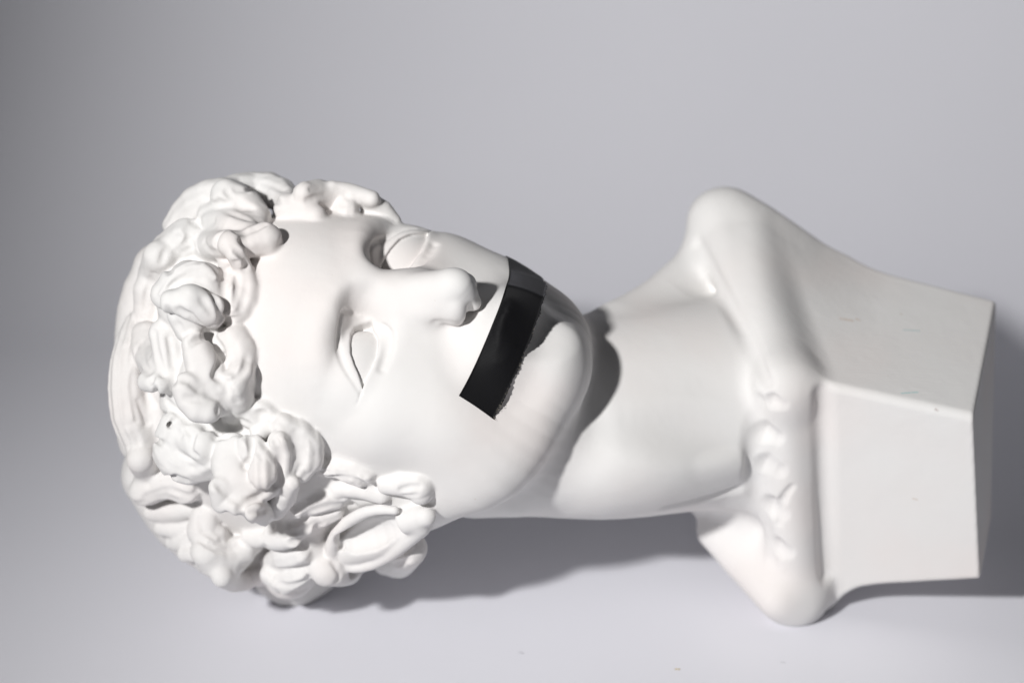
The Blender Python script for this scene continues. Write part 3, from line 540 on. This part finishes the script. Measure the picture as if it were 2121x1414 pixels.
    (0, 160, 0, 0.07, 10, (0.96, 0.25, 0.12), [(-528, -345, 120, 4), (-514, -346, 109, 4), (-503, -346, 78, 4), (-489, -336, 45, 4), (-471, -320, 51, 4)]),
    (0, 160, 0, 0.07, 10, (0.18, 0.25, 0.95), [(-672, -381, -179, 4), (-663, -407, -176, 4), (-637, -419, -173, 4)]),
    (0, 160, 0, 0.07, 10, (0.71, 0.53, 0.46), [(-650, -434, -156, 6), (-631, -445, -163, 6), (-611, -446, -181, 6), (-588, -436, -203, 6)]),
    (0, 160, 0, 0.07, 10, (-0.06, 0.11, 0.99), [(-368, -256, 36, 4), (-344, -259, 39, 4), (-322, -265, 41, 4), (-303, -276, 41, 4)]),
    (0, 160, 0, 0.07, 10, (-0.21, -0.22, 0.95), [(-358, -269, 38, 4), (-323, -273, 43, 4)]),
    (0, 160, 0, 0.07, 10, (0.25, -0.67, 0.70), [(-433, -357, -24, 4), (-415, -349, -21, 4), (-397, -342, -20, 4), (-378, -338, -22, 4), (-357, -335, -27, 4)]),
    (0, 160, 0, 0.07, 10, (-0.55, 0.05, 0.83), [(-497, -406, -116, 4), (-474, -405, -95, 4), (-453, -401, -80, 4), (-431, -391, -68, 4), (-410, -379, -59, 4)]),
    (0, 160, 0, 0.07, 10, (-0.70, 0.29, 0.65), [(-522, -509, -213, 4), (-499, -511, -189, 4), (-476, -507, -171, 4), (-455, -495, -162, 4)]),
    (0, 160, 0, 0.07, 10, (0.51, -0.85, -0.14), [(-512, -541, -216, 4), (-499, -548, -235, 4), (-486, -554, -277, 4), (-468, -552, -302, 4), (-447, -545, -313, 4)]),
    (0, 160, 0, 0.07, 10, (0.75, -0.08, 0.65), [(-381, -472, -148, 6), (-367, -493, -155, 6), (-372, -514, -162, 6)]),
    (0, 160, 0, 0.07, 10, (-0.88, -0.35, 0.34), [(-265, -459, -185, 6), (-237, -455, -132, 6), (-217, -437, -109, 6)]),
    (0, 160, 0, 0.07, 10, (-0.57, -0.73, 0.37), [(-255, -483, -193, 6), (-221, -464, -116, 6)]),
    (0, 160, 0, 0.07, 10, (-0.35, 0.51, 0.78), [(-564, -8, 100, 4), (-556, -32, 108, 4), (-565, -57, 121, 4)]),
    (0, 160, 0, 0.07, 10, (-0.04, -0.67, 0.74), [(-565, -100, 136, 4), (-557, -125, 114, 4)]),
    (0, 160, 0, 0.07, 10, (-0.01, 0.29, 0.96), [(-548, 145, 65, 4), (-546, 125, 69, 4), (-544, 105, 75, 4), (-548, 86, 80, 4), (-553, 66, 84, 4)]),
    (0, 160, 0, 0.07, 10, (0.85, 0.26, 0.46), [(-550, 204, 69, 10)]),
    (0, 160, 0, 0.07, 10, (-0.21, 0.21, 0.95), [(-513, -153, 73, 12)]),
    (0, 160, 0, 0.07, 16, (-0.31, -0.79, 0.54), [(-381, -425, -140, 18), (-365, -411, -120, 20), (-349, -397, -100, 21), (-334, -384, -81, 23), (-316, -374, -65, 23), (-298, -367, -50, 21), (-280, -361, -37, 18), (-262, -355, -24, 16)]),
    (0, 160, 0, 0.07, 12, (0.86, 0.11, 0.50), [(-375, -476, -200, 12), (-360, -487, -205, 13), (-343, -496, -207, 14), (-322, -497, -201, 14), (-296, -491, -188, 13), (-269, -484, -172, 12)]),
    (1, 5, 0, 0.07, 12, (-0.20, -0.95, 0.23), [(-345, -437, -184, 44), (-329, -431, -173, 46), (-315, -425, -161, 47), (-298, -418, -148, 49), (-278, -410, -132, 48), (-254, -401, -115, 44), (-228, -391, -96, 40), (-204, -381, -76, 36)]),
    (1, 5, 0, 0.07, 6, (-0.55, -0.15, 0.82), [(-243, -350, -8, 9), (-262, -349, -15, 10), (-282, -350, -24, 11), (-301, -354, -35, 12), (-319, -362, -50, 13), (-337, -373, -68, 13), (-353, -386, -87, 13), (-367, -401, -107, 14), (-377, -417, -127, 14), (-384, -434, -146, 15), (-385, -450, -162, 15), (-381, -463, -174, 14), (-372, -474, -182, 14), (-358, -480, -184, 14), (-339, -483, -180, 13), (-320, -481, -172, 13), (-300, -474, -158, 14), (-280, -464, -141, 14), (-260, -451, -121, 15), (-240, -435, -98, 16), (-221, -419, -75, 16), (-204, -403, -52, 17), (-188, -387, -29, 18)]),
    (1, 5, 0, 0.07, 12, (-0.46, 0.71, 0.53), [(-220, -375, -33, 26), (-195, -366, -18, 27), (-177, -363, -4, 20)]),
    (0, 160, 0, 0.07, 6, (-0.42, -0.03, 0.91), [(-344, -426, -109, 33), (-327, -420, -97, 35), (-309, -415, -85, 37), (-291, -408, -71, 36), (-271, -400, -56, 31), (-251, -392, -40, 26)]),
    (0, 160, 0, 0.07, 6, (0.29, -0.93, 0.23), [(-363, -437, -145, 8), (-352, -418, -122, 8), (-339, -401, -99, 9), (-320, -387, -79, 9), (-300, -378, -62, 9), (-281, -374, -50, 8), (-263, -372, -41, 6)]),
    (1, 5, 0, 0.07, 10, (-0.32, -0.57, 0.75), [(-342, -454, -173, 7), (-324, -452, -164, 8), (-304, -448, -151, 8), (-283, -437, -134, 7), (-261, -424, -114, 6)]),
    (0, 160, 0, 0.07, 6, (-0.21, -0.89, 0.39), [(-282, -380, -64, 8), (-259, -379, -57, 11), (-243, -383, -53, 9)])]
# small pen marks and stains on the plinth: from, to, radius (m), colour
MARKS = [
    ((0.15098, 0.00094, 0.12906), (0.15777, 0.00098, 0.12858), 0.0006, (0.1, 0.42, 0.45)),
    ((0.1441, -0.04415, 0.1198), (0.15081, -0.04288, 0.11964), 0.0008, (0.06, 0.5, 0.5)),
    ((0.12381, 0.00437, 0.13285), (0.12871, 0.00431, 0.13195), 0.0012, (0.55, 0.36, 0.22)),
    ((0.13102, 0.00587, 0.13197), (0.13203, 0.00542, 0.1317), 0.001, (0.55, 0.36, 0.22)),
    ((0.15273, -0.04212, 0.06879), (0.15415, -0.04247, 0.0685), 0.0008, (0.5, 0.4, 0.32)),
    ((0.15739, -0.05167, 0.11596), (0.15817, -0.05206, 0.11548), 0.0009, (0.35, 0.27, 0.25)),
    ((0.15129, 0.01271, 0.13155), (0.15146, 0.01237, 0.13146), 0.0008, (0.5, 0.36, 0.25))]

def build_hair(F):
    for raised, part, ridges, amp, k, up, P in STROKES:
        P = np.array(P, float); Q = P[:, :3]; r = P[:, 3]
        if len(Q) < 2: Q = np.vstack([Q, Q + .5]); r = np.append(r, r)
        t = tube(Q, r, up=V(*up), ridges=ridges, amp=amp, phase=part * 1.3 - 130, warp=0.0)
        if raised: F.add(t, k, part, pad=k + 14)
        else: F.cut(t, k)

def vnoise(shape_axes, s, seed):
    """smooth lattice noise on open grid axes"""
    rng = np.random.default_rng(seed); T = rng.uniform(-1, 1, (64, 64, 64)).astype(F32)
    idx = []
    for a in shape_axes:
        g = a.ravel() / s; i = np.floor(g).astype(int); f = (g - i).astype(F32); f = f * f * (3 - 2 * f)
        idx.append((i % 64, (i + 1) % 64, f))
    o = 0
    for a in (0, 1):
        for b in (0, 1):
            for c in (0, 1):
                w = (idx[0][2] if a else 1 - idx[0][2])[:, None, None] * (idx[1][2] if b else 1 - idx[1][2])[None, :, None] * (idx[2][2] if c else 1 - idx[2][2])[None, None, :]
                o = o + T[np.ix_(idx[0][a], idx[1][b], idx[2][c])] * w
    return o

def build_back_hair(F):
    """curls over the back and far side of the head, clear of the modelled locks"""
    rng = np.random.default_rng(8)
    S = np.vstack([np.array(q[6], float)[:, :3] for q in STROKES])
    c0 = np.array([0, 165, -430.]); R0 = np.array([352, 356, 430.])
    n = 150; k = 0
    for i in range(n):
        z = 1 - 2 * (i + .5) / n; a = i * 2.399963; q = np.array([math.sqrt(1 - z * z) * math.cos(a), math.sqrt(1 - z * z) * math.sin(a), z])
        loc = c0 + q * R0
        if loc[2] > -60 or (loc[1] < -170) or (loc[2] > -330 and loc[1] < 150): continue
        p = H(*loc); nn = nrm((q / R0) @ HM)
        if nn[2] > .28 or np.min(np.linalg.norm(S - p, axis=1)) < 62: continue
        e1 = nrm(np.cross(nn, V(.3, .8, .5))); e2 = np.cross(nn, e1)
        t = np.linspace(0, 4.6, 12); r = np.linspace(40, 12, 12); ph = rng.uniform(0, 6.28); sg = rng.choice([-1, 1])
        P = p + nn * np.linspace(4, 22, 12)[:, None] + (r * np.cos(ph + sg * t))[:, None] * e1 + (r * np.sin(ph + sg * t))[:, None] * e2
        F.add(tube(P, np.linspace(20, 17, 12), up=nn, ridges=2, amp=.07), 12, 300 + k, pad=26); k += 1

def build_all():
    F = build_base()
    carve_face(F)
    build_hair(F)
    build_back_hair(F)
    # small unevenness of the cast, stronger in the hair, and the flat where it rests on the table
    ax = [(F.lo[k] + F.h * np.arange(F.n[k])).astype(F32) for k in range(3)]
    hair = F.lab >= 100
    for s, a, b in ((40, .25, 2.0), (14, .12, .6)):
        N = vnoise(ax, s, int(s)); F.d += N * np.where(hair, F32(b), F32(a))
    g = F32(math.cos(TILT)) * ax[1][None, :, None] + F32(math.sin(TILT)) * ax[2][None, None, :]
    np.maximum(F.d, F32(-730.0) - g, out=F.d)
    return F

# ---------------------------------------------------------------- materials
def mat(name, col, rough=.6, spec=.5):
    m = bpy.data.materials.new(name); m.use_nodes = True
    b = m.node_tree.nodes['Principled BSDF']
    b.inputs['Base Color'].default_value = (*col, 1); b.inputs['Roughness'].default_value = rough
    b.inputs['Specular IOR Level'].default_value = spec
    return m, m.node_tree, b
def node(nt, kind, **k):
    n = nt.nodes.new('ShaderNode' + kind)
    for a, v in k.items():
        if a.startswith('_'): n.inputs[int(a[1:]) if a[1:].isdigit() else a[1:].replace('_', ' ')].default_value = v
        else: setattr(n, a, v)
    return n
def ramp(nt, src, stops):
    r = node(nt, 'ValToRGB'); e = r.color_ramp.elements
    while len(e) < len(stops): e.new(.5)
    for q, (p, c) in zip(e, stops): q.position = p; q.color = (*c, 1) if len(c) == 3 else c
    nt.links.new(src, r.inputs[0]); return r.outputs[0]
def mathn(nt, op, a, b=None, c=None, clamp=False):
    n = node(nt, 'Math', operation=op, use_clamp=clamp)
    for i, v in enumerate((a, b, c)):
        if v is None: continue
        if isinstance(v, (int, float)): n.inputs[i].default_value = v
        else: nt.links.new(v, n.inputs[i])
    return n.outputs[0]
def noise(nt, vec, scale, detail=3, rough=.5):
    n = node(nt, 'TexNoise', _Scale=scale, _Detail=detail, _Roughness=rough); nt.links.new(vec, n.inputs['Vector']); return n.outputs['Fac']
def mixc(nt, fac, a, b):
    n = node(nt, 'Mix', data_type='RGBA')
    for i, v in ((0, fac), (6, a), (7, b)):
        if isinstance(v, tuple): n.inputs[i].default_value = (*v, 1) if len(v) == 3 else v
        elif isinstance(v, (int, float)): n.inputs[i].default_value = v
        else: nt.links.new(v, n.inputs[i])
    return n.outputs[2]
def stroke_mask(nt, vec, p, q, r):
    """1 on a small mark between two points of the surface"""
    p, q = Vector(p), Vector(q); d = q - p; L2 = max(d.length_squared, 1e-12)
    s = node(nt, 'VectorMath', operation='SUBTRACT', _1=p); nt.links.new(vec, s.inputs[0])
    t = node(nt, 'VectorMath', operation='DOT_PRODUCT', _1=d); nt.links.new(s.outputs[0], t.inputs[0])
    t = mathn(nt, 'MULTIPLY', t.outputs['Value'], 1 / L2, clamp=True)
    m = node(nt, 'VectorMath', operation='SCALE', _0=d); nt.links.new(t, m.inputs['Scale'])
    e = node(nt, 'VectorMath', operation='DISTANCE'); nt.links.new(s.outputs[0], e.inputs[0]); nt.links.new(m.outputs[0], e.inputs[1])
    return mathn(nt, 'SUBTRACT', 1.0, mathn(nt, 'DIVIDE', e.outputs['Value'], r), clamp=True)

def plaster(name, rough_bump=1.0, brushed=False, marks=()):
    m, nt, b = mat(name, (.75, .735, .72), .72, .22)
    tc = node(nt, 'TexCoord').outputs['Object']
    f = noise(nt, tc, 16, 2)
    col = ramp(nt, f, [(.35, (.765, .758, .748)), (.52, (.755, .738, .726)), (.68, (.762, .724, .706))])
    # small stains in the cast
    sp = noise(nt, tc, 420, 2, .6)
    col = mixc(nt, mathn(nt, 'MULTIPLY', ramp(nt, sp, [(.74, (0, 0, 0)), (.80, (1, 1, 1))]), .25), col, (.55, .47, .40))
    for p, q, r, c in marks: col = mixc(nt, mathn(nt, 'MULTIPLY', stroke_mask(nt, tc, p, q, r), mathn(nt, 'MULTIPLY', .85, noise(nt, tc, 900, 1))), col, c)
    nt.links.new(col, b.inputs['Base Color'])
    h = mathn(nt, 'ADD', mathn(nt, 'MULTIPLY', noise(nt, tc, 260, 4, .6), .55), mathn(nt, 'MULTIPLY', noise(nt, tc, 1100, 3, .6), .22))
    vo = node(nt, 'TexVoronoi', _Scale=140.0, _Randomness=1.0); nt.links.new(tc, vo.inputs['Vector'])
    h = mathn(nt, 'ADD', h, mathn(nt, 'MULTIPLY', ramp(nt, vo.outputs['Distance'], [(0, (0, 0, 0)), (.07, (1, 1, 1))]), .35))
    if brushed:
        mp = node(nt, 'Mapping', _Rotation=brushed, _Scale=(14, 900, 900)); nt.links.new(tc, mp.inputs[0])
        h = mathn(nt, 'ADD', h, mathn(nt, 'MULTIPLY', noise(nt, mp.outputs[0], 1, 2), .5))
    bp = node(nt, 'Bump', _Strength=.22 * rough_bump, _Distance=.0006); nt.links.new(h, bp.inputs['Height'])
    nt.links.new(bp.outputs[0], b.inputs['Normal'])
    return m

# bust frame -> world: V frame (x right, y up in view, z to viewer)
ce, se = math.cos(E), math.sin(E)
RW = np.array([[1, 0, 0], [0, se, -ce], [0, ce, se]])
def to_world(p): return (np.asarray(p) @ RW.T) * .0002 - np.array([0, 0, GROUND])

def mesh_np(name, pos, faces, nor=None):
    me = bpy.data.meshes.new(name)
    me.vertices.add(len(pos)); me.vertices.foreach_set('co', np.asarray(pos, np.float32).ravel())
    k = faces.shape[1]
    me.loops.add(faces.size); me.loops.foreach_set('vertex_index', faces.ravel().astype(np.int32))
    me.polygons.add(len(faces)); me.polygons.foreach_set('loop_start', np.arange(0, faces.size, k, dtype=np.int32))
    me.update(calc_edges=True); me.validate()
    me.polygons.foreach_set('use_smooth', np.ones(len(faces), bool))
    if nor is not None: me.normals_split_custom_set_from_vertices(np.asarray(nor, np.float32))
    return me

M_plaster = plaster('smooth_plaster', .55)
M_hair = plaster('carved_plaster', 1.5)
_ax = RW @ PA
M_plinth = plaster('filed_plaster', .8, brushed=tuple(Vector(_ax).to_track_quat('X', 'Z').to_matrix().to_3x3().inverted().to_euler()), marks=MARKS)
M_tape, nt, b = mat('cloth_tape', (.004, .004, .005), .6, .2)
b.inputs['Sheen Weight'].default_value = .05; b.inputs['Sheen Roughness'].default_value = .35; b.inputs['Sheen Tint'].default_value = (.8, .8, .9, 1)
uvn = node(nt, 'TexCoord').outputs['UV']
wv = node(nt, 'TexWave', _Scale=13.0, _Distortion=.8, _Detail=2.0); nt.links.new(uvn, wv.inputs['Vector'])
hh = mathn(nt, 'ADD', wv.outputs['Fac'], mathn(nt, 'MULTIPLY', noise(nt, uvn, 60, 3), .6))
bp = node(nt, 'Bump', _Strength=.35, _Distance=.0003); nt.links.new(hh, bp.inputs['Height']); nt.links.new(bp.outputs[0], b.inputs['Normal'])
M_fibre, _, _ = mat('frayed_thread', (.30, .27, .22), .8)
M_sweep, nt, b = mat('sweep_paper', (.78, .78, .83), .42, .35)
tc = node(nt, 'TexCoord').outputs['Object']
nt.links.new(ramp(nt, noise(nt, tc, 5, 3), [(.3, (.80, .80, .852)), (.7, (.82, .82, .872))]), b.inputs['Base Color'])
bp = node(nt, 'Bump', _Strength=.05, _Distance=.0004); nt.links.new(noise(nt, tc, 900, 3), bp.inputs['Height']); nt.links.new(bp.outputs[0], b.inputs['Normal'])

# ---------------------------------------------------------------- bust
T0 = time.time()
F = build_all()
print('field', time.time() - T0, F.d.shape)
pos, quads, lab = surface_nets(F)
nor = F.grad(pos, F.h)
print('nets', time.time() - T0, len(pos))
wp = to_world(pos); wn = nor @ RW.T
local = (pos - HO) @ HM.T

# which part each face belongs to
lv = lab.astype(int)
lv[lv == 101] = HAIR; lv[lv == 0] = HAIR
lv[(lv == LID) & (local[:, 0] > 0)] = 20; lv[(lv == BALL) & (local[:, 0] > 0)] = 21
L4 = lv[quads]
fl = np.where((L4[:, 1] == L4[:, 2]) | (L4[:, 1] == L4[:, 3]), L4[:, 1], np.where(L4[:, 2] == L4[:, 3], L4[:, 2], L4[:, 0]))
nf = len(quads)
ek = np.concatenate([np.sort(quads[:, [i, (i + 1) % 4]], 1) for i in range(4)]); ef = np.tile(np.arange(nf), 4)
key = ek[:, 0].astype(np.int64) * len(pos) + ek[:, 1]; od = np.argsort(key, kind='stable'); key = key[od]; ef = ef[od]
same = np.where(key[1:] == key[:-1])[0]; ea, eb = ef[same], ef[same + 1]
for rnd in range(9):
    m = fl[ea] == fl[eb]; comp = np.arange(nf); x, y = ea[m], eb[m]
    while True:
        lo = np.minimum(comp[x], comp[y]); old = comp.copy()
        np.minimum.at(comp, comp[x], lo); np.minimum.at(comp, comp[y], lo); np.minimum.at(comp, x, lo); np.minimum.at(comp, y, lo)
        comp = comp[comp]
        if (comp == old).all(): break
    ids, inv, cnt = np.unique(comp, return_inverse=True, return_counts=True)
    best = {}
    for i, c in zip(ids, cnt):
        l = fl[i]
        if c > best.get(l, (0, 0))[0]: best[l] = (c, i)
    keep = np.isin(comp, [i for c, i in best.values() if c >= 260])
    if keep.all(): break
    for _ in range(60):
        s1 = keep[ea] & ~keep[eb]; s2 = keep[eb] & ~keep[ea]
        if not (s1.any() or s2.any()): break
        fl[eb[s1]] = fl[ea[s1]]; fl[ea[s2]] = fl[eb[s2]]; keep[eb[s1]] = True; keep[ea[s2]] = True

base = np.array([.02, .05, 0.])
root = bpy.data.objects.new('plaster_bust', None); C.objects.link(root); root.location = base
root['label'] = 'white plaster bust of a curly haired young man lying on its back'; root['category'] = 'bust'
def part(name, ids, m, parent):
    sel = quads[np.isin(fl, ids)]
    if not len(sel): return None
    v, q = np.unique(sel, return_inverse=True)
    me = mesh_np(name, wp[v] - base, q.reshape(-1, 4), wn[v]); me.materials.append(m)
    o = bpy.data.objects.new(name, me); C.objects.link(o); o.parent = parent
    return o
head = part('head', [FACE], M_plaster, root)
part('neck', [NECK], M_plaster, root)
part('garment_rim', [COLLAR], M_plaster, root)
part('plinth', [PLINTH], M_plinth, root)
part('ear', [EAR], M_plaster, head)
for l in (LID, 20): part('eyelid', [l], M_plaster, head)
for l in (BALL, 21): part('eyeball', [l], M_plaster, head)
hair = part('hair', [HAIR], M_hair, root)
for l in np.unique(fl[fl > 101]): part('curl', [l], M_hair, hair)
print('parts', time.time() - T0)

# tape
def tape():
    G = tape_grid(F)
    rng = np.random.default_rng(3)
    nx, ny, _ = G.shape
    m = np.linspace(-1, 1, ny)
    # the lower edge was torn by hand
    G[:, -1, 1] += rng.uniform(-1.5, 1.5, nx) + 1.2 * np.sin(np.arange(nx) * .35)
    top = HO + G.reshape(-1, 3) @ HM
    bot = HO + (G - np.array([0, 0, 2.2])).reshape(-1, 3) @ HM
    pos = to_world(np.vstack([top, bot])); n = nx * ny
    fs = []
    for i in range(nx - 1):
        for j in range(ny - 1):
            a = i * ny + j; q = (a, a + 1, a + ny + 1, a + ny)
            fs.append(q); fs.append(tuple(n + t for t in q[::-1]))
    ring = [i * ny for i in range(nx)] + [(nx - 1) * ny + j for j in range(1, ny)] + [i * ny + ny - 1 for i in range(nx - 2, -1, -1)] + [j for j in range(ny - 2, 0, -1)]
    for a, b in zip(ring, ring[1:] + ring[:1]): fs.append((a, b, n + b, n + a)[::-1])
    me = bpy.data.meshes.new('tape'); me.from_pydata([tuple(p) for p in pos], [], fs); me.update()
    me.polygons.foreach_set('use_smooth', [True] * len(fs))
    uv = me.uv_layers.new(name='UVMap')
    for l in me.loops:
        k = l.vertex_index % n; uv.data[l.index].uv = (k // ny / nx * 5, k % ny / ny)
    me.materials.append(M_tape)
    o = bpy.data.objects.new('adhesive_tape', me); C.objects.link(o)
    o.parent = None
    # threads pulled out of the torn edge
    cu = bpy.data.curves.new('frayed_threads', 'CURVE'); cu.dimensions = '3D'; cu.bevel_depth = .00005; cu.bevel_resolution = 1
    T3 = to_world(HO + G[:, -1] @ HM); I3 = to_world(HO + G[:, -3] @ HM)
    for q in range(22):
        i = int(rng.integers(0, 60)) if q < 16 else int(rng.integers(0, 10))
        a = T3[i]; out = nrm(T3[i] - I3[i]); along = nrm(T3[i + 1] - T3[i]); up = HF @ RW.T
        L = rng.uniform(.0004, .0012) if q < 16 else rng.uniform(.0008, .0018)
        sp = cu.splines.new('POLY'); sp.points.add(4); bend = rng.normal(0, .7)
        for j in range(5):
            f = j / 4; p = a - out * .0006 + out * L * f + along * L * bend * f * f + up * L * .35 * f * rng.uniform(.4, 1)
            sp.points[j].co = (*p, 1)
    tmp = bpy.data.objects.new('frayed_threads', cu); C.objects.link(tmp)
    tm = bpy.data.meshes.new_from_object(tmp.evaluated_get(bpy.context.evaluated_depsgraph_get())); bpy.data.objects.remove(tmp)
    tm.materials.clear(); tm.materials.append(M_fibre)
    th = bpy.data.objects.new('frayed_threads', tm); th['kind'] = 'stuff'; C.objects.link(th); th.parent = o
    o['label'] = 'black cloth tape stuck across the mouth of the plaster head'; o['category'] = 'tape'
tape()

# sweep
def sweep():
    prof = []
    y0, y1, r = -1.2, .62, .30
    prof.append((y0, 0)); prof.append((y1 - r, 0))
    for i in range(1, 25):
        a = math.radians(90 * i / 24); prof.append((y1 - r + r * math.sin(a), r - r * math.cos(a)))
    prof.append((y1, 1.5))
    me = bpy.data.meshes.new('sweep'); vs = []; fs = []
    for i, (y, z) in enumerate(prof):
        vs += [(-2.2, y, z), (2.2, y, z)]
        if i: fs.append((2 * i - 2, 2 * i - 1, 2 * i + 1, 2 * i))
    me.from_pydata(vs, [], fs); me.polygons.foreach_set('use_smooth', [True] * len(fs))
    me.materials.append(M_sweep)
    o = bpy.data.objects.new('sweep_table', me); o['kind'] = 'structure'; C.objects.link(o)
sweep()

# lint and crumbs lying on the table
def lint(name, label, cat, pts, r, m):
    cu = bpy.data.curves.new(name, 'CURVE'); cu.dimensions = '3D'; cu.bevel_depth = r; cu.bevel_resolution = 1
    sp = cu.splines.new('POLY'); P = spline(pts, 14); sp.points.add(13)
    for q, p in zip(sp.points, P): q.co = (p[0], p[1], max(p[2], r), 1)
    tmp = bpy.data.objects.new(name, cu); C.objects.link(tmp)
    me = bpy.data.meshes.new_from_object(tmp.evaluated_get(bpy.context.evaluated_depsgraph_get())); bpy.data.objects.remove(tmp)
    me.materials.clear(); me.materials.append(m)
    o = bpy.data.objects.new(name, me); C.objects.link(o); o['label'] = label; o['category'] = cat
M_lint, _, _ = mat('lint', (.28, .28, .30), .8); M_crumb, _, _ = mat('crumb', (.62, .50, .28), .8)
GP = [(0.0041, -0.0059), (0.0714, -0.0194), (0.1176, -0.0139)]
LINT = [('lint_fibre', 'grey squiggle of lint on the table in front of the bust', 'lint', GP[0], .00008, M_lint, 1.1),
        ('crumb', 'tiny yellow crumb on the table at the front edge of the picture', 'crumb', GP[1], .0002, M_crumb, .5),
        ('lint_fibre', 'short pale lint on the table in front of the shoulder', 'lint', GP[2], .00006, M_lint, .6)]
for name, label, cat, c, r, m, a in LINT:
    x, y = c; s = .0011
    lint(name, label, cat, [(x - s, y, 0), (x - s * .3, y + s * a, 0), (x + s * .2, y - s * .5 * a, .0004), (x + s, y + s * .4, 0)], r, m)
print('script', time.time() - T0)
